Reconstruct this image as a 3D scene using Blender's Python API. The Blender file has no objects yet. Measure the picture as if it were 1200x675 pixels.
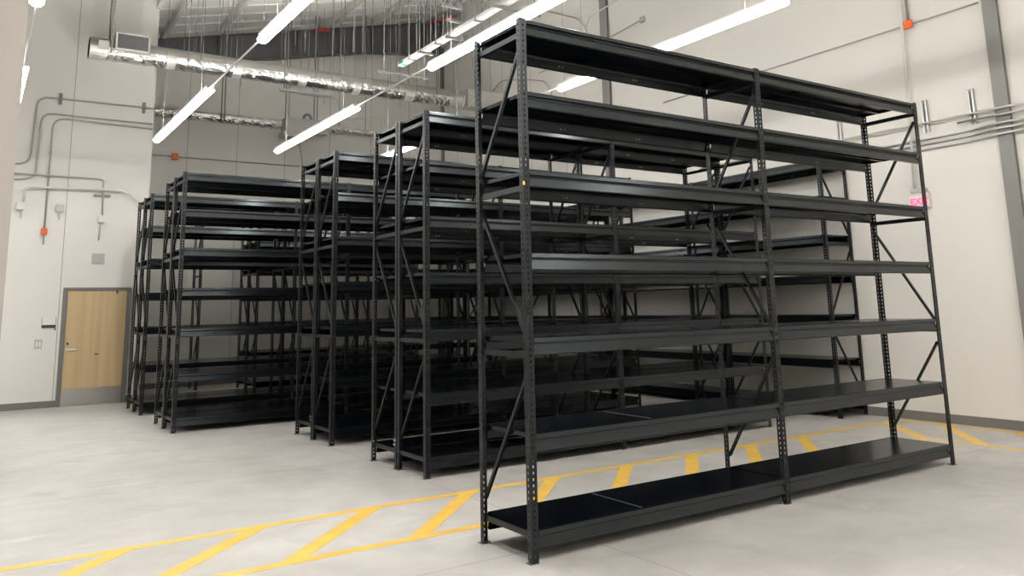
import bpy, bmesh, math, random
from mathutils import Vector, Matrix
random.seed(5)
C = bpy.context.scene.collection
PI = math.pi

# ------------------------------------------------------------------ materials
def new_mat(name):
    m = bpy.data.materials.new(name); m.use_nodes = True
    nt = m.node_tree
    b = nt.nodes['Principled BSDF']
    return m, nt, b

def mat(name, col, rough=.5, metal=0., bump=0., bscale=40., var=0., vscale=3., spec=.5):
    m, nt, b = new_mat(name)
    b.inputs['Base Color'].default_value = (*col, 1)
    b.inputs['Roughness'].default_value = rough
    b.inputs['Metallic'].default_value = metal
    b.inputs['Specular IOR Level'].default_value = spec
    tc = nt.nodes.new('ShaderNodeTexCoord')
    if var:
        n = nt.nodes.new('ShaderNodeTexNoise'); n.inputs['Scale'].default_value = vscale
        n.inputs['Detail'].default_value = 6
        nt.links.new(tc.outputs['Object'], n.inputs['Vector'])
        mp = nt.nodes.new('ShaderNodeMapRange')
        mp.inputs['From Min'].default_value = .3; mp.inputs['From Max'].default_value = .7
        mp.inputs['To Min'].default_value = 1 - var; mp.inputs['To Max'].default_value = 1 + var
        nt.links.new(n.outputs['Fac'], mp.inputs['Value'])
        vm = nt.nodes.new('ShaderNodeVectorMath'); vm.operation = 'SCALE'
        vm.inputs[0].default_value = col
        nt.links.new(mp.outputs['Result'], vm.inputs['Scale'])
        nt.links.new(vm.outputs['Vector'], b.inputs['Base Color'])
    if bump:
        n = nt.nodes.new('ShaderNodeTexNoise'); n.inputs['Scale'].default_value = bscale
        n.inputs['Detail'].default_value = 4
        nt.links.new(tc.outputs['Object'], n.inputs['Vector'])
        bp = nt.nodes.new('ShaderNodeBump'); bp.inputs['Strength'].default_value = bump
        bp.inputs['Distance'].default_value = .02
        nt.links.new(n.outputs['Fac'], bp.inputs['Height'])
        nt.links.new(bp.outputs['Normal'], b.inputs['Normal'])
    return m

def emit(name, col, s):
    m, nt, b = new_mat(name)
    b.inputs['Base Color'].default_value = (*col, 1)
    b.inputs['Emission Color'].default_value = (*col, 1)
    b.inputs['Emission Strength'].default_value = s
    return m

M = {}
M['black'] = mat('black_powder_coat', (.0028, .0036, .0046), .27, 0, 0, 300, .1, 8, .42)
M['post'] = mat('charcoal_post_coat', (.0060, .0068, .0080), .34, 0, 0, 300, .1, 8, .35)
M['deck'] = mat('black_deck_coat', (.0016, .0026, .0052), .24, 0, .04, 14, .1, 5, .22)
M['steel'] = mat('zinc_bolt', (.55, .55, .56), .3, 1)
M['wall'] = mat('painted_wall', (.72, .695, .655), .6, 0, .02, 60, .015, .6)
M['wall2'] = mat('painted_wall_panel', (.71, .695, .66), .6, 0, .02, 60, .015, .6)
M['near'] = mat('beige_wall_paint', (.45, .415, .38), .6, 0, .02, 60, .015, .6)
M['seam'] = mat('panel_seam', (.33, .32, .30), .7)
M['base'] = mat('grey_rubber_base', (.16, .15, .135), .5)
M['colgrey'] = mat('grey_steel_paint', (.20, .195, .185), .5, 0, 0, 1, .03, 1)
M['girder'] = mat('dark_grey_steel', (.085, .086, .09), .5)
M['deckw'] = mat('white_roof_liner', (.88, .87, .845), .6, 0, .12, 6, .03, 1.5)
M['ceilgrey'] = mat('grey_ceiling_board', (.25, .25, .24), .7)
for k_, tint in (('black', (.84,.95,1,1)), ('post', (.88,.96,1,1)), ('deck', (.72,.88,1,1))):
    M[k_].node_tree.nodes['Principled BSDF'].inputs['Specular Tint'].default_value = tint
M['purlin'] = mat('galvanised_purlin', (.62, .61, .58), .5, .1)
M['galv'] = mat('galvanised_conduit', (.5, .5, .49), .38, .85, 0, 1, .08, 6)
M['condgrey'] = mat('grey_painted_conduit', (.38, .375, .36), .5, .2)
M['condwhite'] = mat('white_painted_conduit', (.66, .65, .62), .5)
M['box'] = mat('grey_steel_box', (.45, .45, .44), .45, .4)
M['boxw'] = mat('white_steel_box', (.72, .71, .68), .5)
M['orange'] = mat('orange_box_paint', (.72, .13, .02), .5)
M['strut'] = mat('strut_steel', (.20, .20, .195), .5, .5)
M['plate'] = mat('worn_foot_plate', (.10, .10, .10), .45, .5)
M['cable'] = mat('dark_steel_cable', (.06, .06, .06), .6)
M['rod'] = mat('threaded_rod_steel', (.22, .22, .215), .5, .6)
M['rodl'] = mat('bright_wire', (.17, .17, .168), .5, .2)
M['foil'] = mat('duct_foil', (.72, .71, .69), .22, .95, 1., 13, .2, 5)
M['ductw'] = mat('duct_vapour_jacket', (.55, .54, .51), .42, .35, .5, 7, .06, 3)
M['tape'] = mat('duct_joint_tape', (.60, .59, .56), .4, .3, .2, 20)
M['grille'] = mat('grille_grey', (.12, .12, .125), .5, .3)
M['frame'] = mat('door_frame_grey', (.15, .145, .135), .45)
M['kick'] = mat('brushed_steel_plate', (.40, .39, .37), .34, .85, 0, 200)
M['lock'] = mat('dark_lock', (.03, .028, .025), .4)
M['white'] = mat('white_plastic', (.72, .71, .69), .45)
M['dark'] = mat('dark_plastic', (.04, .04, .045), .45)
M['green'] = mat('green_label', (.02, .22, .10), .5)
M['red'] = mat('red_primer', (.42, .03, .03), .6)
M['yellowclip'] = mat('yellow_plastic', (.85, .6, .02), .4)
M['led'] = emit('led_diffuser', (1., .978, .94), 50)
M['upfill'] = emit('added_uplight_glow', (1., .975, .93), 290)  # upward glow added to brighten the ceiling
M['exitred'] = emit('exit_red', (1., .05, .12), 2.6)

def wood():
    m, nt, b = new_mat('maple_veneer')
    tc = nt.nodes.new('ShaderNodeTexCoord'); mp = nt.nodes.new('ShaderNodeMapping')
    mp.inputs['Scale'].default_value = (9, 9, .35)
    n = nt.nodes.new('ShaderNodeTexNoise'); n.inputs['Scale'].default_value = 1.2; n.inputs['Detail'].default_value = 5
    r = nt.nodes.new('ShaderNodeValToRGB')
    r.color_ramp.elements[0].position = .3; r.color_ramp.elements[1].position = .7
    r.color_ramp.elements[0].color = (.46, .335, .18, 1); r.color_ramp.elements[1].color = (.57, .425, .24, 1)
    nt.links.new(tc.outputs['Object'], mp.inputs['Vector']); nt.links.new(mp.outputs['Vector'], n.inputs['Vector'])
    nt.links.new(n.outputs['Fac'], r.inputs['Fac']); nt.links.new(r.outputs['Color'], b.inputs['Base Color'])
    b.inputs['Roughness'].default_value = .42
    return m
M['wood'] = wood()

def concrete():
    m, nt, b = new_mat('sealed_concrete')
    L = nt.links.new
    tc = nt.nodes.new('ShaderNodeTexCoord')
    def noise(scale, detail, dist=0.):
        n = nt.nodes.new('ShaderNodeTexNoise'); n.inputs['Scale'].default_value = scale
        n.inputs['Detail'].default_value = detail; n.inputs['Distortion'].default_value = dist
        L(tc.outputs['Object'], n.inputs['Vector']); return n
    def math_(op, a, bb=None):
        n = nt.nodes.new('ShaderNodeMath'); n.operation = op
        for i, v in enumerate((a, bb)):
            if v is None: continue
            if isinstance(v, (int, float)): n.inputs[i].default_value = v
            else: L(v, n.inputs[i])
        return n.outputs[0]
    n1 = noise(.55, 8, .8); n2 = noise(3.2, 8, .4); n3 = noise(60, 3)
    r = nt.nodes.new('ShaderNodeValToRGB')
    r.color_ramp.elements[0].position = .30; r.color_ramp.elements[0].color = (.34, .326, .308, 1)
    r.color_ramp.elements[1].position = .70; r.color_ramp.elements[1].color = (.575, .555, .528, 1)
    f = math_('ADD', math_('MULTIPLY', n1.outputs['Fac'], .55), math_('ADD', math_('MULTIPLY', n2.outputs['Fac'], .36), math_('MULTIPLY', n3.outputs['Fac'], .09)))
    L(f, r.inputs['Fac'])
    # saw cut control joints on a 3.74 m grid
    sp = nt.nodes.new('ShaderNodeSeparateXYZ'); L(tc.outputs['Object'], sp.inputs[0])
    def joint(out, off):
        a = math_('SUBTRACT', out, off); a = math_('DIVIDE', a, 3.74)
        fr = math_('FRACT', math_('ADD', a, .5)); d = math_('ABSOLUTE', math_('SUBTRACT', fr, .5))
        return math_('LESS_THAN', d, .0011)
    j = math_('MAXIMUM', joint(sp.outputs['X'], 3.63), joint(sp.outputs['Y'], 4.62))
    mx = nt.nodes.new('ShaderNodeMix'); mx.data_type = 'RGBA'
    L(math_('MULTIPLY', j, .6), mx.inputs['Factor']); L(r.outputs['Color'], mx.inputs[6]); mx.inputs[7].default_value = (.14, .13, .12, 1)
    # pale scuffs
    mp = nt.nodes.new('ShaderNodeMapping'); mp.inputs['Rotation'].default_value = (0, 0, .35); mp.inputs['Scale'].default_value = (.5, 3.2, 1)
    L(tc.outputs['Object'], mp.inputs['Vector'])
    ns = nt.nodes.new('ShaderNodeTexNoise'); ns.inputs['Scale'].default_value = 1.1; ns.inputs['Detail'].default_value = 6; ns.inputs['Distortion'].default_value = 1.5
    L(mp.outputs['Vector'], ns.inputs['Vector'])
    sm = nt.nodes.new('ShaderNodeMapRange'); sm.inputs['From Min'].default_value = .62; sm.inputs['From Max'].default_value = .78
    L(ns.outputs['Fac'], sm.inputs['Value'])
    m2 = nt.nodes.new('ShaderNodeMix'); m2.data_type = 'RGBA'
    L(math_('MULTIPLY', sm.outputs['Result'], .5), m2.inputs['Factor']); L(mx.outputs[2], m2.inputs[6]); m2.inputs[7].default_value = (.68, .66, .63, 1)
    v = nt.nodes.new('ShaderNodeTexVoronoi'); v.inputs['Scale'].default_value = 1.7
    L(tc.outputs['Object'], v.inputs['Vector'])
    spots = math_('MULTIPLY', math_('LESS_THAN', v.outputs['Distance'], .022), .55)
    n5 = noise(1.35, 9, 1.2)
    sd = nt.nodes.new('ShaderNodeMapRange'); sd.inputs['From Min'].default_value = .56; sd.inputs['From Max'].default_value = .74; sd.inputs['To Max'].default_value = .42
    L(n5.outputs['Fac'], sd.inputs['Value'])
    m3 = nt.nodes.new('ShaderNodeMix'); m3.data_type = 'RGBA'
    L(math_('MAXIMUM', spots, sd.outputs['Result']), m3.inputs['Factor']); L(m2.outputs[2], m3.inputs[6]); m3.inputs[7].default_value = (.27, .255, .24, 1)
    L(m3.outputs[2], b.inputs['Base Color'])
    rr = nt.nodes.new('ShaderNodeMapRange'); rr.inputs['To Min'].default_value = .38; rr.inputs['To Max'].default_value = .62
    L(n2.outputs['Fac'], rr.inputs['Value']); L(rr.outputs['Result'], b.inputs['Roughness'])
    bp = nt.nodes.new('ShaderNodeBump'); bp.inputs['Strength'].default_value = .08; bp.inputs['Distance'].default_value = .01
    L(n3.outputs['Fac'], bp.inputs['Height']); L(bp.outputs['Normal'], b.inputs['Normal'])
    return m
M['concrete'] = concrete()
M['yellow'] = mat('yellow_floor_paint', (.74, .46, .085), .5, 0, .05, 60, .1, 5)

# ------------------------------------------------------------------ mesh helpers
def mesh(name, verts, faces):
    me = bpy.data.meshes.new(name); me.from_pydata(verts, [], faces); me.update(); return me

def from_bm(name, bm, smooth=False):
    bmesh.ops.recalc_face_normals(bm, faces=bm.faces[:])
    me = bpy.data.meshes.new(name); bm.to_mesh(me); bm.free()
    if smooth:
        for p in me.polygons: p.use_smooth = True
    return me

def box(bm, x0, x1, y0, y1, z0, z1):
    vs = [bm.verts.new(p) for p in ((x0,y0,z0),(x1,y0,z0),(x1,y1,z0),(x0,y1,z0),(x0,y0,z1),(x1,y0,z1),(x1,y1,z1),(x0,y1,z1))]
    for f in ((0,3,2,1),(4,5,6,7),(0,1,5,4),(1,2,6,5),(2,3,7,6),(3,0,4,7)): bm.faces.new([vs[i] for i in f])
    return vs

def bar(bm, a, b, w, t, up=(0, 0, 1)):
    """rectangular bar from a to b, w across (perp to dir & up), t along up"""
    a = Vector(a); b = Vector(b); d = (b - a).normalized(); up = Vector(up)
    s = d.cross(up).normalized(); u = s.cross(d).normalized()
    vs = []
    for p in (a, b):
        for i, k in ((-1,-1),(1,-1),(1,1),(-1,1)): vs.append(bm.verts.new(p + s*i*w/2 + u*k*t/2))
    for f in ((3,2,1,0),(4,5,6,7),(0,1,5,4),(1,2,6,5),(2,3,7,6),(3,0,4,7)): bm.faces.new([vs[i] for i in f])

def tube(bm, pts, r, seg=8, cap=True):
    pts = [Vector(p) for p in pts]
    rings = []
    n = len(pts); prev = None
    for i, p in enumerate(pts):
        if i == 0: t = pts[1] - pts[0]
        elif i == n-1: t = pts[-1] - pts[-2]
        else: t = (pts[i+1]-p).normalized() + (p-pts[i-1]).normalized()
        t.normalize()
        if prev is None:
            a = Vector((0,0,1)) if abs(t.z) < .9 else Vector((1,0,0))
            u = t.cross(a).normalized()
        else:
            u = (prev - t*prev.dot(t)).normalized()
        prev = u; v = t.cross(u)
        rings.append([bm.verts.new(p + (u*math.cos(2*PI*k/seg) + v*math.sin(2*PI*k/seg))*r) for k in range(seg)])
    for i in range(n-1):
        for k in range(seg):
            bm.faces.new((rings[i][k], rings[i][(k+1)%seg], rings[i+1][(k+1)%seg], rings[i+1][k]))
    if cap:
        bm.faces.new(rings[0][::-1]); bm.faces.new(rings[-1])

def fillet(pts, rad, n=6):
    """round the corners of a polyline"""
    pts = [Vector(p) for p in pts]; out = [pts[0]]
    for i in range(1, len(pts)-1):
        p, a, b = pts[i], pts[i-1], pts[i+1]
        r = min(rad, (a-p).length*.49, (b-p).length*.49)
        p0 = p + (a-p).normalized()*r; p1 = p + (b-p).normalized()*r
        for k in range(n+1):
            t = k/n; out.append(p0*(1-t)**2 + p*2*t*(1-t) + p1*t*t)
    out.append(pts[-1]); return out

def obj(name, me, m=None, parent=None, loc=(0,0,0)):
    o = bpy.data.objects.new(name, me); C.objects.link(o)
    if m and me and not me.materials: me.materials.append(m)
    if parent: o.parent = parent
    o.location = loc
    return o

def tag(o, label, cat, group=None):
    o['label'] = label; o['category'] = cat
    if group: o['group'] = group
    return o

def empty(name, loc, label, cat, group=None, rz=0):
    o = bpy.data.objects.new(name, None); C.objects.link(o); o.location = loc; o.rotation_euler = (0,0,rz)
    o.empty_display_size = .1
    return tag(o, label, cat, group)

def struct(name, me, m):
    o = obj(name, me, m); o['kind'] = 'structure'; return o

def boxmesh(name, *a):
    bm = bmesh.new(); box(bm, *a); return from_bm(name, bm)

def bevbox(name, x0, x1, y0, y1, z0, z1, w=.004):
    bm = bmesh.new(); box(bm, x0, x1, y0, y1, z0, z1)
    bmesh.ops.bevel(bm, geom=bm.edges[:], offset=w, segments=2, affect='EDGES')
    return from_bm(name, bm)

# ------------------------------------------------------------------ the room
XR, YD, YB, XC = 10.47, 16.70, 19.15, 2.72      # right wall, door wall, back wall, corner of door wall
def roof_z(x): return 7.96 + .242*(x - 3.2)     # underside of the liner
XL, YF = -7.5, -8.0
struct('floor', boxmesh('floor', XL-.2, XR+.3, YF-.2, YB+.3, -.2, 0), M['concrete'])
struct('wall_right', boxmesh('wall_right', XR, XR+.2, YF, YB+.2, 0, 10.2), M['wall'])
struct('wall_back', boxmesh('wall_back', XC-.1, XR, YB, YB+.2, 0, 10.2), M['wall2'])
struct('wall_left_rear', boxmesh('wall_left_rear', XL, XC, YD, YD+.18, 0, 10.2), M['wall2'])
struct('wall_return', boxmesh('wall_return', XC-.18, XC, YD+.18, YB, 0, 10.2), M['wall2'])
struct('wall_left', boxmesh('wall_left', XL-.2, XL, YF, YD, 0, 10.2), M['wall'])
struct('wall_front', boxmesh('wall_front', XL-.2, XR+.2, YF-.2, YF, 0, 10.2), M['wall'])
# nearer wall end at the left edge of the view
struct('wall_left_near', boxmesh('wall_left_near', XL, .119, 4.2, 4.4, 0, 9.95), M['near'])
# sloped roof liner with its ribs, and the higher flat ceiling on the left
def ceiling():
    bm = bmesh.new()
    x0, x1, y0, y1 = XC, XR, YF, YB
    v = [bm.verts.new(p) for p in ((x0,y0,roof_z(x0)),(x1,y0,roof_z(x1)),(x1,y1,roof_z(x1)),(x0,y1,roof_z(x0)),
                                   (x0,y0,roof_z(x0)+.15),(x1,y0,roof_z(x1)+.15),(x1,y1,roof_z(x1)+.15),(x0,y1,roof_z(x0)+.15))]
    for f in ((0,1,2,3),(7,6,5,4),(0,4,5,1),(1,5,6,2),(2,6,7,3),(3,7,4,0)): bm.faces.new([v[i] for i in f])
    # shallow standing ribs of the liner, running up the slope
    y = YF + .3
    while y < YB:
        a = (x0+.02, y, roof_z(x0)-.008); b = (x1-.02, y, roof_z(x1)-.008)
        bar(bm, a, b, .03, .02, (0,0,1)); y += .61
    return from_bm('ceiling', bm)
struct('ceiling', ceiling(), M['deckw'])
struct('ceiling_left', boxmesh('ceiling_left', XL, XC-.06, YF, YD, 9.95, 10.15), M['ceilgrey'])
struct('wall_step', boxmesh('wall_step', XC-.06, XC, YF, YD, roof_z(XC)-.2, 10.15), M['wall'])
# wall panel seams
def seam_y(n, x, z0, z1, y):
    struct(n, boxmesh(n, x-.006, x+.006, y-.003, y, z0, z1), M['seam'])
seam_y('trim_1', 1.325, .12, 9.9, YD)
seam_y('trim_2', .02, .12, 9.9, YD)
for i, x in enumerate((3.87, 4.99, 6.13, 7.27, 8.4, 9.5)):
    seam_y('trim_%d' % (3+i), x, 0, roof_z(x)-1., YB)
for i, y in enumerate((18.2, 17.1, 16.0, 14.8, 13.5)):
    n = 'trim_%d' % (9+i); struct(n, boxmesh(n, XR-.003, XR, y-.005, y+.005, .12, 9.3), M['seam'])
# baseboards
struct('baseboard_right', boxmesh('baseboard_right', XR-.012, XR, YF, YB-.01, 0, .115), M['base'])
struct('baseboard_back', boxmesh('baseboard_back', XC, XR-.013, YB-.012, YB, 0, .115), M['base'])
def bb():
    bm = bmesh.new(); box(bm, XL, 1.372, YD-.012, YD, 0, .115); box(bm, 2.498, XC, YD-.012, YD, 0, .115)
    return from_bm('bb', bm)
struct('baseboard_left', bb(), M['base'])

# ------------------------------------------------------------------ building steel
def h_column(name, y, x1, depth, fl, z1, label):
    """wide-flange column with its flange facing the room"""
    t = empty(name, (x1-depth, y, 0), label, 'column')
    bm = bmesh.new(); box(bm, 0, .014, -fl/2, fl/2, .012, z1); obj('flange', from_bm('f', bm), M['colgrey'], t)
    bm = bmesh.new(); box(bm, .014, depth-.016, -.006, .006, .012, z1); obj('web', from_bm('w', bm), M['colgrey'], t)
    bm = bmesh.new(); box(bm, depth-.016, depth-.002, -fl/2, fl/2, .012, z1); obj('flange', from_bm('f', bm), M['colgrey'], t)
    bm = bmesh.new(); box(bm, -.03, depth-.002, -fl/2-.03, fl/2+.03, 0, .012); obj('base_plate', from_bm('b', bm), M['colgrey'], t)
    return t
h_column('steel_column', 4.66, XR, .06, .17, roof_z(XR)-.35, 'wide grey steel column on the right wall, crossed by the conduits')
h_column('steel_column', 12.06, XR, .06, .22, roof_z(XR)-.35, 'grey steel column on the right wall seen above the nearest shelving unit')
h_column('steel_column', 18.98, XR, .06, .11, roof_z(10.1)-.9, 'slim dark column under the right end of the roof girder')
g = empty('roof_girder', (3.0, 18.98, 0), 'dark grey tapered roof girder hanging over the far end of the room', 'girder')
def girder():
    xs = [2.73, 4.2, 5.8, 6.6, 8.2, 10.40]
    bot = [7.25, 7.42, 7.69, 7.88, 8.24, 8.52]
    top = [roof_z(x)-.2 for x in xs]
    bm = bmesh.new()
    for i in range(len(xs)-1):
        v = [bm.verts.new((xs[j]-3.0, s, z)) for s in (-.008, .008) for j, z in ((i,bot[i]),(i+1,bot[i+1]),(i+1,top[i+1]),(i,top[i]))]
        for f in ((0,1,2,3),(7,6,5,4),(0,4,5,1),(2,6,7,3)): bm.faces.new([v[k] for k in f])
    obj('web', from_bm('web', bm), M['girder'], g)
    for nm, arr, s in (('flange', top, -1), ('flange', bot, 1)):
        bm = bmesh.new()
        for i in range(len(xs)-1):
            bar(bm, (xs[i]-3.0, 0, arr[i]+s*.008), (xs[i+1]-3.0, 0, arr[i+1]+s*.008), .2, .016)
        obj(nm, from_bm(nm, bm), M['girder'], g)
    for x in (4.4, 6.3, 8.3, 9.75):
        zt = roof_z(x)-.22; zb = 7.25+(x-2.73)*.17+.05
        bm = bmesh.new(); box(bm, x-3.0-.005, x-3.0+.005, -.09, -.009, zb, zt)
        obj('stiffener', from_bm('s', bm), M['girder'], g)
    # red primed purlin clip
    bm = bmesh.new(); bar(bm, (6.72-3, -.11, roof_z(6.72)-.235), (7.12-3, -.11, roof_z(7.12)-.235), .01, .09)
    o = obj('clip_plate', from_bm('c', bm), M['red'], g); o['label'] = 'red primed clip plate'
girder()
first = None
for i, x in enumerate((3.15, 4.36, 5.7, 7.05, 8.35, 9.83)):
    bm = bmesh.new(); z = roof_z(x)
    box(bm, -.004, .004, YF+.1, YB-.05, z-.19, z-.006)
    box(bm, -.004, .07, YF+.1, YB-.05, z-.198, z-.19)
    o = obj('roof_purlin', from_bm('purlin', bm), M['purlin'], None, (x, 0, 0))
    pos = ('beside the ceiling step at the left', 'second from the left', 'third from the left', 'above the red clip on the girder',
           'second from the right', 'nearest the right wall')[i]
    tag(o, 'pale purlin under the roof liner, ' + pos, 'roof beam', 'purlins under the roof liner')
# braces in the top corner
o = obj('flange_brace', None, None)
bpy.data.objects.remove(o)
bm = bmesh.new(); bar(bm, (9.9, 18.84, 9.33), (10.36, 17.9, 9.35), .05, .05)
tag(obj('flange_brace', from_bm('fb', bm), M['red']), 'thin reddish brace at the right end of the roof girder', 'brace')

# ------------------------------------------------------------------ door and its wall
d = struct('door_1', bevbox('door', 1.448, 2.422, YD-.03, YD-.002, .012, 2.03, .002), M['wood'])
def part(name, me, m, parent, label=None):
    o = obj(name, me, m, parent)
    if label: o['label'] = label
    return o
def frm():
    bm = bmesh.new()
    box(bm, 1.375, 1.443, YD-.05, YD-.001, 0, 2.085); box(bm, 2.427, 2.495, YD-.05, YD-.001, 0, 2.085); box(bm, 1.443, 2.427, YD-.05, YD-.001, 2.035, 2.085)
    return from_bm('door_frame', bm)
part('door_frame', frm(), M['frame'], d)
part('kick_plate', bevbox('kick', 1.455, 1.93, YD-.034, YD-.0305, .02, .30, .001), M['kick'], d, 'left half of the brushed steel kick plate')
part('kick_plate', bevbox('kick', 1.945, 2.415, YD-.034, YD-.0305, .02, .30, .001), M['kick'], d, 'right half of the brushed steel kick plate')
def lever():
    bm = bmesh.new()
    tube(bm, [(1.50, YD-.031, .98), (1.50, YD-.07, .98)], .014); tube(bm, fillet([(1.50, YD-.07, .98), (1.55, YD-.075, .98), (1.64, YD-.07, .975)], .02), .011)
    tube(bm, [(1.50, YD-.0305, .98), (1.50, YD-.037, .98)], .03, 16)
    return from_bm('lever', bm)
part('door_handle', lever(), M['steel'], d, 'silver lever handle')
bm = bmesh.new(); tube(bm, [(1.50, YD-.0305, 1.09), (1.50, YD-.042, 1.09)], .022, 14); part('lock_cylinder', from_bm('lk', bm), M['lock'], d, 'small dark lock cylinder')
part('door_pull_slot', bevbox('slot', 1.94, 2.01, YD-.04, YD-.0305, .875, .895, .003), M['lock'], d, 'small dark slot in the middle of the door')
part('closer_bracket', bevbox('cb', 2.24, 2.27, YD-.045, YD-.0305, 1.97, 2.03, .003), M['dark'], d)
part('threshold', boxmesh('th', 1.443, 2.427, YD-.06, YD-.001, .0005, .01), M['kick'], d)

def wall_box(name, x, z, w, h, m, label, cat, dep=.06, y=None):
    t = empty(name, (x, YD, z), label, cat)
    part('cover', bevbox('cv', -w/2, w/2, -dep, -.001, -h/2, h/2, .006), m, t)
    return t
# room sign
t = empty('room_sign', (1.19, YD, 1.47), 'small white room sign with dark lower band left of the wooden door', 'sign')
part('plate', bevbox('pl', -.11, .10, -.012, -.001, -.085, .085, .002), M['white'], t)
part('name_band', bevbox('nb', -.11, .10, -.018, -.0125, -.095, -.04, .002), M['dark'], t, 'dark lower band')
part('side_rail', boxmesh('sr', -.116, -.1105, -.016, -.001, -.09, .09), M['dark'], t)
part('side_rail', boxmesh('sr', .1005, .106, -.016, -.001, -.09, .09), M['dark'], t)
part('knob', bevbox('kb', .085, .108, -.03, -.0185, -.135, -.097, .003), M['dark'], t)
t = empty('light_switch', (1.045, YD, 1.10), 'pale switch plate on the wall left of the door', 'switch')
part('plate', bevbox('pl', -.06, .06, -.012, -.001, -.08, .08, .003), M['box'], t)
for s in (-.024, .024): part('rocker', bevbox('rk', s-.014, s+.014, -.018, -.0125, -.045, .045, .002), M['boxw'], t)
t = empty('wall_vent', (1.905, YD, 2.615), 'square grey louvred vent on the wall above the wooden door', 'vent')
part('frame', bevbox('vf', -.105, .105, -.018, -.001, -.095, .095, .004), M['box'], t)
for k in range(7): part('louvre', boxmesh('lv', -.09, .09, -.024, -.0185, -.08+k*.024, -.066+k*.024), M['box'], t)

# ------------------------------------------------------------------ conduits on the door wall
def conduit(pts, r, m, label, name='conduit', rad=.12, cat='conduit', group=None, coup=()):
    bm = bmesh.new(); tube(bm, fillet(pts, rad), r, 10)
    o = obj(name, from_bm('conduit', bm, True), m)
    tag(o, label, cat, group)
    for (a, b) in coup:
        bm = bmesh.new(); tube(bm, [a, b], r*1.45, 10); obj('coupling', from_bm('coupling', bm, True), M['galv'], o)
    return o
y = YD-.03
conduit([(.30,y,4.28),(.70,y,4.30),(.735,y,5.56),(2.69,y,5.565)], .017, M['condgrey'], 'topmost grey conduit across the wall above the door, turning down at the left', rad=.2,
        coup=(((.722,y,4.98),(.7235,y,5.05)),))
for x in (1.10, 2.53):
    t = empty('conduit_clamp', (x, YD, 5.565), 'small dark clamp gripping the topmost grey conduit, ' + ('left one' if x < 2 else 'right one near the wall corner'), 'clamp', 'clamps on the topmost conduit')
    part('bracket', bevbox('br', -.03, .03, -.012, -.001, -.11, .11, .003), M['strut'], t)
    part('jaw', bevbox('jw', -.03, .03, -.055, -.048, -.045, .045, .002), M['strut'], t)
y = YD-.032
conduit([(.25,y,3.98),(.66,y,4.02),(.80,y,4.10),(.82,y,5.26),(2.70,y,5.25)], .017, M['condgrey'], 'second grey conduit from the top above the door, bent down beside the near wall', rad=.2,
        coup=(((.813,y,4.88),(.815,y,5.0)),))
conduit([(1.0,y,3.12),(1.01,y,5.19),(2.71,y,5.155)], .016, M['condgrey'], 'third grey conduit from the top, dropping straight to the orange box', rad=.22,
        coup=(((1.007,y,4.48),(1.0075,y,4.54)), ((1.006,y,4.1),(1.0065,y,4.15))))
conduit([(1.0,y,2.86),(1.0,y,3.03)], .012, M['condgrey'], 'short conduit stub hanging below the orange box on the door wall')
t = wall_box('junction_box', 1.0, 3.085, .10, .11, M['orange'], 'orange junction box on the wall up and left of the door', 'junction box', .075)
part('cover_ring', bevbox('cr', -.03, .03, -.082, -.0755, -.03, .03, .003), M['orange'], t)
y = YD-.075
conduit([(.25,y,4.10),(1.80,y,4.10),(1.90,y,4.08),(1.915,y,3.42)], .015, M['condgrey'], 'pale conduit running level then dropping to the small box above the vent', rad=.14)
conduit([(1.90,y,3.27),(1.885,y,2.95)], .013, M['condgrey'], 'grey conduit stub hanging below the small box above the vent')
t = wall_box('junction_box', 1.905, 3.345, .09, .10, M['boxw'], 'small white box above the square vent over the door', 'junction box', .095)
part('lower_cover', bevbox('lc', -.05, .05, -.105, -.0005, -.066, -.0505, .003), M['box'], t)
t = empty('strut_rail', (1.90, YD, 3.79), 'short horizontal strut rail holding the conduit above the vent', 'strut')
part('rail', bevbox('rl', -.14, .14, -.055, -.001, -.022, .022, .004), M['strut'], t)
t = wall_box('junction_box', 1.225, 3.52, .13, .13, M['box'], 'square grey box beside the wall seam above the door', 'junction box', .08)
part('stub', bevbox('st', -.012, .012, -.05, -.02, -.20, -.066, .002), M['box'], t)
y = YD-.135
conduit([(.64,y,3.60),(.655,y,3.87),(2.3,y,3.90),(2.62,y,3.62),(2.70,y,3.60)], .022, M['condwhite'], 'thick white conduit from the left box, dipping behind the shelving at the wall corner', rad=.2)
t = wall_box('junction_box', .60, 3.52, .12, .13, M['boxw'], 'white box on the wall right beside the near wall edge', 'junction box', .15)
part('stub', bevbox('st', .01, .035, -.05, -.02, -.20, -.066, .002), M['box'], t)

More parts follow.
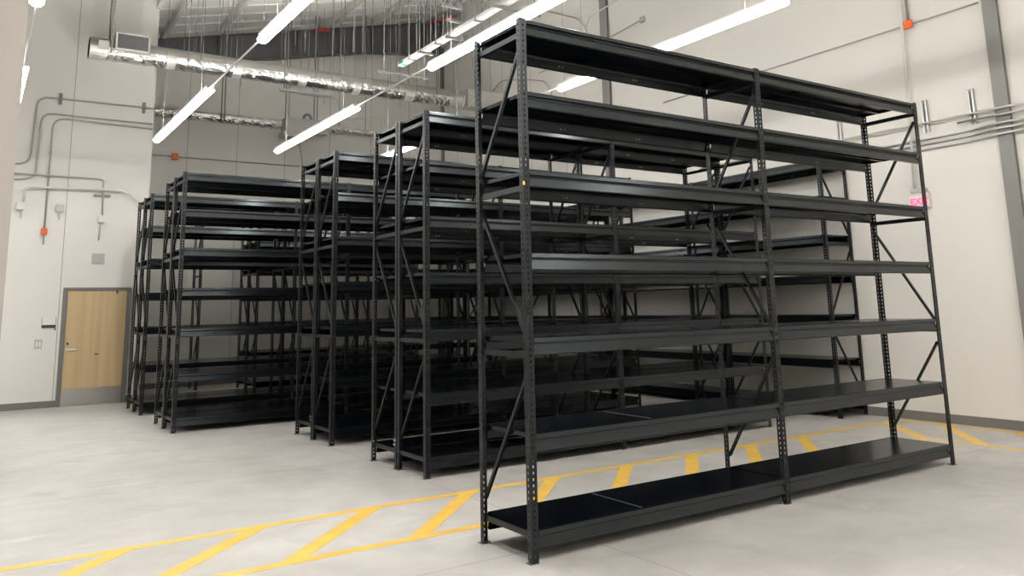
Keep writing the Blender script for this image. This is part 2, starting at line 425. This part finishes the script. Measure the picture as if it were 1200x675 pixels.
# ------------------------------------------------------------------ fittings on the right wall
x = XR-.02
for n, (z, y0, y1, lab) in enumerate(((3.86, 3.6, 9.6, 'topmost of the conduits running level along the right wall'),
                            (3.775, 3.6, 5.18, 'second conduit from the top on the right wall, ending under the right strut'),
                            (3.675, 3.6, 6.84, 'third conduit from the top along the right wall'),
                            (3.61, 3.6, 6.84, 'fourth conduit from the top along the right wall'),
                            (3.54, 3.6, 6.84, 'lowest of the level conduits along the right wall'))):
    if n < 2: pts = [(XR-.12,y0,z),(XR-.12,y1,z)]
    else: pts = [(XR-.09,y0,z+.005),(XR-.09,4.80,z+.005),(x,5.05,z-.01),(x,y1,z-.03)]
    conduit(pts, .016, M['galv'], lab, rad=.08)
conduit([(XR-.02,4.8,5.29),(XR-.02,10.5,5.26)], .012, M['condgrey'], 'thin grey conduit high on the right wall above the strut rails')
for n, (yy, z0, z1, lab) in enumerate(((5.63, 3.75, 4.19, 'vertical strut rail on the right wall just right of the nearest shelving'),
                              (5.02, 3.74, 4.20, 'vertical strut rail on the right wall nearest the wide grey column'),
                              (6.92, 3.74, 4.18, 'vertical strut rail on the right wall seen behind the top of the nearest shelving'))):
    t = empty('strut_rail', (XR, yy, z0), lab, 'strut', 'vertical strut rails on the right wall')
    bm = bmesh.new(); h = z1-z0
    box(bm, -.05, -.001, -.036, -.032, 0, h); box(bm, -.05, -.001, .032, .036, 0, h); box(bm, -.005, -.001, -.032, .032, 0, h)
    box(bm, -.05, -.046, -.032, -.014, 0, h); box(bm, -.05, -.046, .014, .032, 0, h)
    part('channel', from_bm('ch', bm), M['galv'], t)
conduit([(XR-.065,5.79,8.5),(XR-.065,5.80,5.3),(XR-.065,5.86,3.02)], .02, M['condwhite'], 'white vertical conduit dropping down the right wall to the exit sign', rad=.1)
conduit([(XR-.03,5.71,8.5),(XR-.03,5.72,5.34)], .02, M['galv'], 'grey vertical conduit beside the white one, ending at the orange box')
t = empty('junction_box', (XR, 5.72, 5.275), 'orange junction box high on the right wall', 'junction box')
part('cover', bevbox('cv', -.075, -.036, -.06, .06, -.055, .055, .005), M['orange'], t)
part('cover_ring', bevbox('cr', -.083, -.0755, -.03, .03, -.03, .03, .003), M['orange'], t)
# exit sign
t = empty('exit_sign', (XR, 5.82, 2.87), 'red lit exit sign on the right wall behind the corner of the nearest shelving', 'exit sign')
part('housing', bevbox('hs', -.07, -.001, -.13, .14, -.115, .09, .006), M['boxw'], t)
part('canopy', bevbox('cn', -.09, -.001, -.10, .10, .0905, .145, .004), M['box'], t)
part('face_panel', bevbox('fp', -.073, -.0705, -.12, .13, -.10, .075, .001), M['white'], t, 'white face panel')
def letters():
    cu = bpy.data.curves.new('exit', 'FONT'); cu.body = 'EXIT'; cu.size = .125; cu.extrude = .003; cu.offset = .004; cu.align_x = 'CENTER'; cu.align_y = 'CENTER'
    o = bpy.data.objects.new('tmp', cu); C.objects.link(o)
    dg = bpy.context.evaluated_depsgraph_get(); me = bpy.data.meshes.new_from_object(o.evaluated_get(dg))
    bpy.data.objects.remove(o); return me
lt = part('lettering', letters(), M['exitred'], t, 'bright red lettering')
lt.location = (-.077, -.012, -.035); lt.rotation_euler = (PI/2, 0, -PI/2)
# conduits in the far upper part of the right wall
x = XR-.03
conduit([(x,14.6,8.5),(x,12.9,7.66),(x,12.63,7.35),(x,12.6,7.0)], .014, M['condgrey'], 'bent conduit on the upper right wall sloping down to the steel column', rad=.15)
conduit([(x-.08,12.55,7.35),(x-.08,12.45,7.54),(x-.08,11.3,7.62)], .014, M['condwhite'], 'pale conduit crossing the steel column near the top of the photo', rad=.1)
conduit([(x,11.9,6.95),(x,11.0,7.02)], .013, M['condgrey'], 'short conduit right of the steel column leading to a small grey box')
t = empty('junction_box', (XR, 10.93, 7.02), 'small grey box high on the right wall right of the steel column', 'junction box')
part('cover', bevbox('cv', -.06, -.001, -.06, .06, -.055, .055, .005), M['box'], t)
conduit([(x,16.6,6.3),(x,16.5,6.85),(x,15.98,7.07),(x,14.85,6.80),(x,14.1,6.57),(x,13.95,6.2)], .014, M['condgrey'], 'conduit with two bends seen through the top opening of the nearest shelving', rad=.2)
conduit([(x,14.4,6.83),(x,12.4,6.92)], .013, M['condgrey'], 'straight level conduit seen through the top opening of the nearest shelving')
# back wall conduit
yb = YB-.02
conduit([(2.8,yb,5.10),(6.5,yb,5.10)], .013, M['condgrey'], 'thin grey conduit running level along the back wall')
t = empty('junction_box', (3.6, YB, 5.09), 'orange junction box on the back wall conduit', 'junction box')
part('cover', bevbox('cv', -.07, .07, -.07, -.035, -.07, .07, .005), M['orange'], t)
part('cover_ring', bevbox('cr', -.035, .035, -.077, -.0705, -.035, .035, .003), M['orange'], t)
conduit([(6.45,yb-.03,6.0),(6.45,yb-.03,5.75),(6.55,yb-.03,5.3),(6.6,yb-.03,4.4)], .013, M['condgrey'], 'thin bent conduit dropping down the back wall below the grey duct box', rad=.2)
conduit([(7.3,18.4,6.25),(8.28,18.4,6.42),(8.34,18.4,6.3),(8.34,18.4,5.5)], .018, M['condwhite'], 'white pipe curving over and down at the right end of the thin duct', rad=.15)

# ------------------------------------------------------------------ ducts
def foil_duct(name, x0, x1, y, z, r, n, jit, label, bands, mats=('foil','tape'), tilt=0.):
    t = empty(name, (x0, y, z), label, 'duct')
    bm = bmesh.new(); L = x1-x0; seg = 20; rings = []
    rnd = random.Random(3)
    for i in range(n+1):
        xx = L*i/n; ring = []
        for k in range(seg):
            a = 2*PI*k/seg
            rr = r*(1 + (rnd.uniform(-jit, jit) if 0 < i < n else 0))
            ring.append(bm.verts.new((xx, rr*math.cos(a), rr*math.sin(a) + tilt*xx)))
        rings.append(ring)
    for i in range(n):
        for k in range(seg): bm.faces.new((rings[i][k], rings[i+1][k], rings[i+1][(k+1)%seg], rings[i][(k+1)%seg]))
    bm.faces.new(rings[0]); bm.faces.new(rings[-1][::-1])
    part('duct_body', from_bm('db', bm), M[mats[0]], t)
    for (b, w) in bands:
        bm = bmesh.new(); tube(bm, [(b-x0-w/2,0,tilt*(b-x0)),(b-x0+w/2,0,tilt*(b-x0))], r*1.05, 22)
        part('joint_band', from_bm('jb', bm, False), M[mats[1]], t, 'pale taped joint band')
    return t
DY, DZ = 15.95, 6.40
t = foil_duct('ventilation_duct', 1.44, 9.3, DY, DZ, .192, 150, .05, 'long foil wrapped round duct hanging across the far end of the room',
          ((1.58,.28),(2.83,.16),(4.07,.17),(5.40,.17),(6.60,.16),(7.87,.22),(9.1,.30)))
# upper half jacket of the duct is paler
def jacket():
    bm = bmesh.new(); seg = 12; r = .207
    for xx in (0.02, 7.8):
        for k in range(seg+1):
            a = PI*.10 + (PI*.9)*k/seg
            bm.verts.new((xx, r*math.cos(a), r*math.sin(a)))
    bm.verts.ensure_lookup_table()
    for k in range(seg): bm.faces.new((bm.verts[k], bm.verts[seg+1+k], bm.verts[seg+2+k], bm.verts[k+1]))
    bmesh.ops.solidify(bm, geom=bm.faces[:], thickness=.006)
    return from_bm('jk', bm)
part('top_jacket', jacket(), M['ductw'], t, 'pale jacket over the top half')
# register box on the duct
def rel(p): return (p[0]-1.44, p[1]-DY, p[2]-DZ)
bm = bmesh.new(); box(bm, .40, .98, -.30, .02, -.04, .29); part('register_box', from_bm('rb', bm), M['tape'], t, 'pale metal box with a dark grille')
gr = [o for o in t.children if o.name.startswith('register_box')][0]
bm = bmesh.new(); box(bm, .43, .95, -.306, -.3005, -.01, .26); part('grille', from_bm('gp', bm), M['grille'], gr, 'dark grille')
for k in range(10):
    bm = bmesh.new(); bar(bm, (.435,-.312,.005+k*.0245), (.945,-.312,.005+k*.0245), .012, .006); part('louvre', from_bm('lv', bm), M['strut'], gr)
bm = bmesh.new(); box(bm, .13, .30, -.215, -.12, -.06, .11); part('access_hatch', from_bm('ah', bm), M['tape'], t)
def ceil_z(xw): return roof_z(xw)+.001 if xw > XC else 9.951
for xw in (1.79, 3.12, 3.34, 3.82, 4.02, 5.05, 5.64, 6.19, 6.68, 6.92, 7.55, 8.0, 8.5):
    for sy in (-.22, .22):
        bm = bmesh.new(); tube(bm, [(xw-1.44, sy, -.1), (xw-1.44, sy, ceil_z(xw)-DZ)], .006 if xw > 2 else .02, 6)
        part('hanger_rod', from_bm('hr', bm, True), M['rodl' if xw > 2 else 'rod'], t)
        if sy > 0 and xw > 2.8: break
# elbow and rectangular trunk to the right
t2 = empty('duct_trunk', (9.35, DY, DZ), 'smooth grey sheet metal duct continuing right of the foil wrapped duct', 'duct')
part('duct_body', bevbox('tr', 0, 1.06, -.20, .20, -.17, .26, .01), M['ductw'], t2)
bm = bmesh.new(); tube(bm, [(.0, -.24, -.2), (.25, -.24, .1), (.0, -.24, .14)], .02, 8); part('flex_strap', from_bm('fs', bm, True), M['galv'], t2)
# thin second duct on the back
t = foil_duct('ventilation_duct', 2.95, 5.85, 18.6, 5.97, .11, 50, .09, 'thin crumpled foil duct low across the back wall behind the left light', ((3.0,.1),(5.75,.12)))
for xw in (4.43, 4.5):
    bm = bmesh.new(); tube(bm, [(xw-2.95, -.12, -.05), (xw-2.95, -.12, ceil_z(xw)-5.97)], .016, 6); part('hanger_rod', from_bm('hr', bm, True), M['rod'], t)
bm = bmesh.new(); tube(bm, fillet([(.15,-.13,.02),(.05,-.13,.12),(.55,-.13,.12)], .05), .015, 8); part('coil_loop', from_bm('cl', bm, True), M['galv'], t)
t = empty('air_box', (5.9, 18.6, 5.97), 'grey sheet metal air box at the end of the thin foil duct', 'air box')
part('body', bevbox('ab', 0, 1.05, -.2, .2, -.17, .17, .008), M['box'], t)
part('lower_tray', bevbox('lt', -.05, .62, -.23, .2, -.29, -.175, .008), M['box'], t)
bm = bmesh.new(); tube(bm, fillet([(.45,-.1,.17),(.5,-.1,.3),(.62,-.1,.3),(.65,-.1,.18)], .06), .035, 8); part('inlet_neck', from_bm('in', bm, True), M['strut'], t)
for xx in (.0, .08, .7, .78):
    bm = bmesh.new(); tube(bm, [(xx, -.14, .1), (xx, -.14, ceil_z(5.9+xx)-5.97)], .012, 6); part('hanger_rod', from_bm('hr', bm, True), M['rod'], t)
t = foil_duct('ventilation_duct', 7.0, 8.3, 18.6, 5.99, .08, 26, .1, 'short foil duct on the back wall right of the grey air box', ((7.05,.08),(8.25,.08)))
for xx in (.3, 1.0):
    bm = bmesh.new(); tube(bm, [(xx, 0, .05), (xx, 0, ceil_z(7+xx)-5.99)], .008, 6); part('hanger_rod', from_bm('hr', bm, True), M['rod'], t)

# ------------------------------------------------------------------ strut trapezes hung on rods, with the white tray
def trapeze(xa, xb, y, z, label, rods, r=.007, double=False):
    t = empty('strut_hanger', (xa, y, z), label, 'strut hanger', 'strut hangers on rods under the roof')
    part('strut', bevbox('st', 0, xb-xa, -.021, .021, -.021, .021, .003), M['strut'], t)
    if double: part('strut', bevbox('st', .05, xb-xa+.05, .12, .16, -.021, .021, .003), M['strut'], t)
    for rx in rods:
        bm = bmesh.new(); tube(bm, [(rx-xa, 0, -.06), (rx-xa, 0, ceil_z(rx)-z)], r, 6); part('rod', from_bm('rd', bm, True), M['rodl'], t)
        bm = bmesh.new(); tube(bm, [(rx-xa, 0, .0215), (rx-xa, 0, .04)], .018, 6); part('nut', from_bm('nt', bm), M['steel'], t)
trapeze(4.85, 6.05, 15.6, 6.0, 'long double strut hanger just below the foil wrapped duct', (4.95, 5.95), .007, True)
trapeze(6.05, 7.1, 13.45, 6.0, 'strut hanger below the green labelled end of the white tray', (6.15, 7.0))
trapeze(6.18, 6.47, 12.1, 6.0, 'short strut hanger under the white tray in front of the girder', (6.21, 6.43))
trapeze(6.21, 6.56, 11.16, 6.0, 'short strut hanger under the white tray, second nearest', (6.24, 6.52))
trapeze(6.0, 6.50, 10.75, 6.13, 'strut hanger above the white tray beside the girder end', (6.06, 6.44))
trapeze(5.48, 5.84, 9.98, 6.02, 'strut hanger left of the white tray near the top of the photo', (5.52, 5.8))
trapeze(5.94, 7.0, 9.58, 6.01, 'strut hanger over the light row nearest the top of the photo', (6.0, 6.9))
t = empty('cable_tray', (6.33, 5.0, 6.06), 'long white cable tray running towards the back above the second light row', 'cable tray')
bm = bmesh.new(); L = 8.1
box(bm, -.06, .06, 0, L, -.03, -.026); box(bm, -.06, -.055, 0, L, -.026, .03); box(bm, .055, .06, 0, L, -.026, .03)
part('tray', from_bm('ct', bm), M['white'], t)
part('end_cap', bevbox('ec', -.062, .062, L+.0005, L+.012, -.032, .032, .003), M['white'], t)
part('end_label', boxmesh('gl', -.05, .05, L-.20, L-.05, -.033, -.0305), M['green'], t, 'green label at the far end')
part('end_label', boxmesh('gl', -.0645, -.0605, L-.20, L-.05, -.028, .026), M['green'], t, 'green label on the side')
for yy in (.6, 2.1, 3.4, 5.3, 6.6, 7.6):
    for sx in (-.075, .075):
        bm = bmesh.new(); tube(bm, [(sx, yy, -.03), (sx, yy, ceil_z(6.33+sx)-6.06)], .007, 6); part('hanger_rod', from_bm('hr', bm, True), M['rodl'], t)
    bm = bmesh.new(); box(bm, -.09, .09, yy-.012, yy+.012, -.055, -.0335); part('cross_bar', from_bm('cb', bm), M['strut'], t)
# loose suspension wires
wr = random.Random(11)
wires = [(3.3,14.2),(3.55,17.4),(3.8,13.2),(4.45,17.0),(4.75,14.4),(5.35,16.9),(5.55,13.5),(5.9,17.4),(6.3,14.8),(6.85,17.2),(7.2,15.1),(7.45,17.3),(7.9,14.6),
         (8.2,17.0),(8.8,16.2),(9.1,14.7),(9.45,16.6),(9.7,15.3),(3.0,15.2),(5.15,15.0),(6.6,17.8),(7.7,13.3),(8.55,14.2)]
for i, (xx, yy) in enumerate(wires):
    zb = 6.25 + wr.random()*.5
    bm = bmesh.new(); tube(bm, [(0, 0, 0), (wr.uniform(-.04,.04), 0, ceil_z(xx)-zb)], .005, 6)
    tag(obj('suspension_wire', from_bm('sw', bm, True), M['rodl'], None, (xx, yy, zb)), 'thin steel wire hanging from the roof liner around the foil wrapped duct', 'wire', 'loose suspension wires hanging from the roof')

# ------------------------------------------------------------------ linear lights
FL = 3.70; LZ = 4.50
def light_meshes():
    hw = .062; AL = math.radians(20); r = hw/math.cos(AL); zc = r*math.sin(AL)
    bm = bmesh.new(); seg = 16
    ends = []
    for yy in (.0, FL):
        a0 = PI + AL; tot = PI - 2*AL
        ends.append([bm.verts.new((r*math.cos(a0+tot*k/seg), yy, r*math.sin(a0+tot*k/seg)+zc)) for k in range(seg+1)])
    for k in range(seg): bm.faces.new((ends[0][k], ends[0][k+1], ends[1][k+1], ends[1][k]))
    bm.faces.new(ends[0][::-1]); bm.faces.new(ends[1]); bm.faces.new((ends[0][0], ends[1][0], ends[1][seg], ends[0][seg]))
    lens = from_bm('diffuser', bm); lens.materials.append(M['led'])
    bm = bmesh.new(); box(bm, -.05, .05, -.005, FL+.005, .0015, .006); box(bm, -.05, -.046, -.005, FL+.005, .006, .06); box(bm, .046, .05, -.005, FL+.005, .006, .06)
    for k in range(38): box(bm, -.046, .046, FL*k/37-.0015, FL*k/37+.0015, .014, .046)  # blades added to keep the added upward glow off the walls
    hous = from_bm('housing', bm); hous.materials.append(M['white'])
    bm = bmesh.new(); box(bm, -.03, .03, .02, FL-.02, .0065, .012); upl = from_bm('added_uplight', bm); upl.materials.append(M['upfill'])  # made-up upward strip, there only to light the ceiling
    return lens, hous, upl
LENS, HOUS, UPL = light_meshes()
rowname = {0:'beside the near wall edge', 1:'in the first full row from the left', 2:'in the middle row over the shelving', 3:'in the right row beside the right wall'}
segs = ((4.76, 'nearest'), (10.80, 'farther'))
XROW = {-2:-3.95, -1:-1.85, 0:.30, 1:2.43, 2:4.50, 3:6.49}
def light(row, y0, label, group):
    x = XROW[row]
    t = empty('linear_light', (x, y0, LZ), label, 'ceiling light', group)
    obj('diffuser', LENS, None, t); obj('housing', HOUS, None, t); (obj('added_uplight', UPL, None, t) if row > 0 else None)
    for yy in (.5, FL-.5):
        bm = bmesh.new(); tube(bm, [(0, yy, .06), (0, yy, ceil_z(x)-.012-LZ)], .003, 6)
        obj('suspension_cable', from_bm('sc', bm, True), M['cable'], t)
    return t
for row in (0, 1, 2, 3):
    for y0, w in segs:
        light(row, y0, 'glowing white linear light %s, the %s one' % (rowname[row], w), 'long linear lights')
    bm = bmesh.new(); tube(bm, [(0, 4.76+FL, .028), (0, 10.80, .028)], .011, 8)
    tag(obj('light_connecting_conduit', from_bm('lc', bm, True), M['condwhite'], None, (XROW[row], 0, LZ)),
        'thin pale conduit joining the two lights ' + rowname[row], 'conduit')
for row in (-2, -1):
    light(row, 10.80, 'linear light hidden behind the near wall on the left', 'lights outside the view')
for row in (0, 1, 2, 3):
    for y0 in (-1.28, -7.3):
        light(row, y0, 'linear light behind the viewer, outside the photo', 'lights outside the view')
conduit([(.45, YD-.06, 8.17), (2.1, YD-.06, 8.40)], .018, M['condwhite'], 'pale conduit high on the door wall along the top edge of the photo')

# ------------------------------------------------------------------ shelving
W = .055; BL = 2.44; DP = .607; H = 3.553
ZS = [.192, .772, 1.373, 1.925, 2.48, 3.029, 3.545]
def strip_with_holes(bm, origin, u, v, width, height, hw, hh, pitch, z0):
    """flat strip (u wide, v tall) with a row of slots"""
    o = Vector(origin); u = Vector(u); v = Vector(v)
    us = [0, (width-hw)/2, (width+hw)/2, width]
    vs = [0]; hole = []
    z = z0
    while z+hh < height-.02:
        vs += [z, z+hh]; z += pitch
    vs.append(height)
    g = [[bm.verts.new(o+u*a+v*b) for a in us] for b in vs]
    for j in range(len(vs)-1):
        for i in range(3):
            if i == 1 and j % 2 == 1: continue
            bm.faces.new((g[j][i], g[j][i+1], g[j+1][i+1], g[j+1][i]))
def post_mesh(sx, sy):
    """perforated angle post; outer corner at x=0,y=0; legs along +sx and +sy"""
    bm = bmesh.new()
    strip_with_holes(bm, (0,0,.004), (sx,0,0), (0,0,1), W, H-.004, .011, .017, .038, .03)
    strip_with_holes(bm, (0,0,.004), (0,sy,0), (0,0,1), .042, H-.004, .010, .017, .038, .03)
    bmesh.ops.remove_doubles(bm, verts=bm.verts[:], dist=.0003)
    bmesh.ops.recalc_face_normals(bm, faces=bm.faces[:])
    bmesh.ops.solidify(bm, geom=bm.faces[:], thickness=.0028)
    me = from_bm('post', bm); me.materials.append(M['post']); return me
POST = {(sx,sy): post_mesh(sx,sy) for sx in (1,-1) for sy in (1,-1)}
def foot():
    bm = bmesh.new(); box(bm, -.034, .036, -.008, .05, .0005, .004); me = from_bm('foot_plate', bm); me.materials.append(M['plate']); return me
FOOT = foot()
def bolt():
    bm = bmesh.new(); tube(bm, [(-.022,.040,.004),(-.022,.040,.018)], .007, 8); me = from_bm('anchor_bolt', bm); me.materials.append(M['steel']); return me
BOLT = bolt()
def strut_mesh():
    bm = bmesh.new(); y0, y1 = .006, DP-.006
    box(bm, -.0125, .0125, y0, y1, -.019, -.016); box(bm, -.0125, -.0095, y0, y1, -.016, .019); box(bm, .0095, .0125, y0, y1, -.016, .019)
    me = from_bm('cross_strut', bm); me.materials.append(M['post']); return me
STRUT = strut_mesh()
def brace_mesh(za, zb):
    bm = bmesh.new(); bar(bm, (0, .03, za), (0, DP-.03, zb), .022, .022, (1,0,0)); me = from_bm('brace', bm); me.materials.append(M['post']); return me
BR = [brace_mesh(3.36, 2.50), brace_mesh(1.36, 2.26), brace_mesh(1.15, .29)]
def beam_mesh():
    """step beam: rolled top lip, groove, then the face; front looks to -y"""
    prof = [(.030, 0), (.008, 0), (.003, -.003), (-.005, -.031), (.018, -.033), (.018, -.043), (.000, -.108), (.004, -.114), (.030, -.114), (.030, -.110), (.008, -.110), (.022, -.045), (.030, -.030)]
    bm = bmesh.new(); L = BL - W - .004
    a = [bm.verts.new((.002, p, z)) for p, z in prof]; b = [bm.verts.new((.002+L, p, z)) for p, z in prof]
    n = len(prof)
    for i in range(n): bm.faces.new((a[i], a[(i+1)%n], b[(i+1)%n], b[i]))
    bm.faces.new(a[::-1]); bm.faces.new(b)
    me = from_bm('beam', bm); me.materials.append(M['black']); return me
BEAM = beam_mesh()
def deck_mesh(x0, x1):
    bm = bmesh.new(); y0, y1 = .033, DP-.033
    box(bm, x0, x1, y0, y1, -.004, -.001)
    for (a, b, c, d) in ((x0,x0+.002,y0,y1),(x1-.002,x1,y0,y1),(x0,x1,y0,y0+.002),(x0,x1,y1-.002,y1)): box(bm, a, b, c, d, -.027, -.004)
    for yy in (.2, .4): box(bm, x0+.004, x1-.004, yy-.02, yy+.02, -.026, -.004)
    me = from_bm('deck_panel', bm); me.materials.append(M['deck']); return me
SEAM = .90
DECKA = deck_mesh(.012-W/2, SEAM-.002); DECKB = deck_mesh(SEAM+.002, BL-W/2-.012)
DECKC = deck_mesh(.012-W/2, 1.03-.002); DECKD = deck_mesh(1.03+.002, BL-W/2-.012)
for me in (DECKA, DECKB, DECKC, DECKD): pass
def rivets():
    bm = bmesh.new()
    for xx in (.82, 1.62):
        for dx in (0, .035): tube(bm, [(xx+dx, .0095, -.075), (xx+dx, .018, -.075)], .006, 6)
    me = from_bm('rivets', bm); me.materials.append(M['steel']); return me
RIV = rivets()

def o_(name, me, parent, loc=(0,0,0), rot=None):
    o = bpy.data.objects.new(name, me); C.objects.link(o); o.parent = parent; o.location = loc
    if rot: o.rotation_euler = rot
    return o
def shelving(loc, nb, label, group=None, rz=0, rear=False, small=False):
    t = empty('shelving_unit', loc, label, 'shelving', group, rz)
    for i in range(nb+1):
        last = (i == nb); sx = -1 if last else 1
        xo = i*BL + (W if last else 0)              # outer corner of the angle
        for sy, yy in ((1, 0), (-1, DP)):
            p = o_('post', POST[(sx, sy)], t, (xo, yy, 0))
            f = o_('foot_plate', FOOT, p, (sx*.02, 0 if sy > 0 else 0, 0), (0, 0, 0 if sy > 0 else PI))
            o_('anchor_bolt', BOLT, p, (sx*.02, 0, 0), (0, 0, 0 if sy > 0 else PI))
        xs = i*BL + W/2 + (.0 if not last else .0)
        for z in (.165, 1.265, 2.36, 3.435): o_('cross_strut', STRUT, t, (xs, 0, z))
        for b in BR: o_('diagonal_brace', b, t, (xs, 0, 0))
    for i in range(nb):
        x = i*BL + W
        for k, z in enumerate(ZS):
            o_('beam', BEAM, t, (x, 0, z))
            r = o_('beam', BEAM, t, (x + BL - W, DP, z), (0, 0, PI))
            if not small: o_('rivets', RIV, r)
            a, b = (DECKC, DECKD) if k == 1 else (DECKA, DECKB)
            o_('deck_panel', a, t, (x, 0, z)); o_('deck_panel', b, t, (x, 0, z))
    return t
def edge_strip(x):  # bright metal strip stands in for light caught on the deck seam
    bm = bmesh.new(); box(bm, x-.0018, x+.0018, .034, DP-.034, -.006, .0004); me = from_bm('seam_glint', bm); me.materials.append(M['steel']); return me
FX, FY = 3.011, 4.368
front = shelving((FX, FY, 0), 2, 'tall black shelving unit standing alone nearest, in front of the yellow hatched walkway', 'black shelving units')
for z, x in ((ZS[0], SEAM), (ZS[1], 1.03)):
    e = o_('seam_glint', edge_strip(x), front, (W, 0, z)); e['label'] = 'thin bright strip added as the glint along the seam between two deck panels'
clip = bevbox('clip', -.004, .012, -.006, -.0005, 2.375, 2.40, .001); clip.materials.append(M['yellowclip'])
o = o_('safety_clip', clip, front); o['label'] = 'tiny yellow clip on the front left post'
GAP = .023
rows = ((3.663, 7.035, 'in the first back-to-back pair behind the yellow walkway'),
        (3.65, 9.43, 'in the second back-to-back pair behind the yellow walkway'),
        (2.360, 11.836, 'in the third back-to-back pair, starting further left'),
        (2.354, 14.281, 'in the fourth back-to-back pair, next to the wooden door'))
def spacer():
    bm = bmesh.new()
    for z in (.235, .275):
        tube(bm, [(-.012, .012, z), (-.0005, .012, z)], .011, 8); tube(bm, [(-.012, .034, z), (-.0005, .034, z)], .011, 8)
    me = from_bm('spacer_bolts', bm); me.materials.append(M['steel']); return me
SP = spacer()
for n, (x, y, w) in enumerate(rows):
    shelving((x, y, 0), 2, 'tall black shelving unit, front one ' + w, 'black shelving units', small=n > 1)
    b = shelving((x, y+DP+GAP, 0), 2, 'tall black shelving unit, rear one ' + w, 'black shelving units', small=n > 0)
    o_('spacer_bolts', SP, b)
shelving((4.84, 16.72, 0), 2, 'tall black shelving unit, front one of the deepest pair behind the door wall corner', 'black shelving units', small=True)
shelving((4.84, 16.72+DP+GAP, 0), 2, 'tall black shelving unit, rear one of the deepest pair behind the door wall corner', 'black shelving units', small=True)
shelving((9.84, 6.887+4*BL+W, 0), 4, 'long black shelving unit standing sideways along the right wall behind the others', 'black shelving units', -PI/2)
# a lone upright frame far back, seen between the shelves
t = empty('upright_frame', (4.0, 18.0, 0), 'lone black upright frame without shelves far back by the back wall', 'frame')
for sy, yy in ((1,0),(-1,DP)): o_('post', POST[(1,sy)], t, (0,yy,0))
for z in (.165, 1.265, 2.36, 3.435): o_('cross_strut', STRUT, t, (.0275, 0, z))
for b in BR: o_('diagonal_brace', b, t, (.0275, 0, 0))

# ------------------------------------------------------------------ yellow walkway on the floor
t = empty('walkway_marking', (0, 0, 0), 'yellow painted hatched walkway on the floor turning along the right wall', 'floor marking')
def flat(pts, z=.0012):
    bm = bmesh.new()
    lo = [bm.verts.new((x, y, .0002)) for x, y in pts]; hi = [bm.verts.new((x, y, z)) for x, y in pts]
    bm.faces.new(lo[::-1]); bm.faces.new(hi); n = len(pts)
    for i in range(n): bm.faces.new((lo[i], lo[(i+1)%n], hi[(i+1)%n], hi[i]))
    return from_bm('paint', bm)
def line(a, b, w, z=.0012, name='stripe'):
    a = Vector((*a, 0)); b = Vector((*b, 0)); dd = (b-a).normalized(); s = Vector((-dd.y, dd.x, 0))*w/2
    part(name, flat([(p.x, p.y) for p in (a-s, b-s, b+s, a+s)], z), M['yellow'], t)
BY, IY = 6.345, 5.345           # far and near border lines
OX, IX = 10.32, 9.19            # outer and inner border lines along the right wall
line((-5, BY), (OX+.045, BY-.0), .09, .0013, 'border_line')
line((-5, IY), (IX+.045, IY), .09, .0014, 'border_line')
line((OX, BY), (OX, -3), .09, .0015, 'border_line')
line((IX, IY), (IX, -3), .09, .0016, 'border_line')
k = -5
while k < 9:
    xb = 1.0 + .905*k + .02
    if xb - 1.0 < 9.0 and xb > -4: line((xb, BY), (xb-1.02, IY), .125, .0019)
    k += 1
line((9.97, BY), (IX-.05, IY), .125, .0019)
for yb in (5.78, 4.87, 3.97, 3.06): line((OX, yb+.02), (IX, yb-1.06), .125, .0019)

# ------------------------------------------------------------------ camera
F, CY = 941.27, 197.73
ROLL, PITCH, YAW, CH = -.0213184, .1702951, .5900218, 1.57326
sy_, cy_ = math.sin(YAW), math.cos(YAW)
fw = Vector((sy_, cy_, 0)); rt = Vector((cy_, -sy_, 0)); up = Vector((0,0,1))
f2 = fw*math.cos(PITCH) + up*math.sin(PITCH); u2 = -fw*math.sin(PITCH) + up*math.cos(PITCH)
r3 = rt*math.cos(ROLL) + u2*math.sin(ROLL); u3 = -rt*math.sin(ROLL) + u2*math.cos(ROLL)
cd = bpy.data.cameras.new('camera'); cam = bpy.data.objects.new('camera', cd); C.objects.link(cam)
m = Matrix((( r3.x, u3.x, -f2.x, 0), (r3.y, u3.y, -f2.y, 0), (r3.z, u3.z, -f2.z, CH), (0,0,0,1)))
cam.matrix_world = m
cd.sensor_width = 36; cd.lens = F*36/1200; cd.shift_y = -(337.5-CY)/1200; cd.clip_start = .05; cd.clip_end = 200
bpy.context.scene.camera = cam
w = bpy.data.worlds.new('world'); bpy.context.scene.world = w; w.use_nodes = True
w.node_tree.nodes['Background'].inputs[0].default_value = (.05, .05, .05, 1)
vs = bpy.context.scene.view_settings
vs.view_transform = 'Standard'; vs.look = 'None'; vs.gamma = 1; vs.use_curve_mapping = False; vs.exposure = 0.11
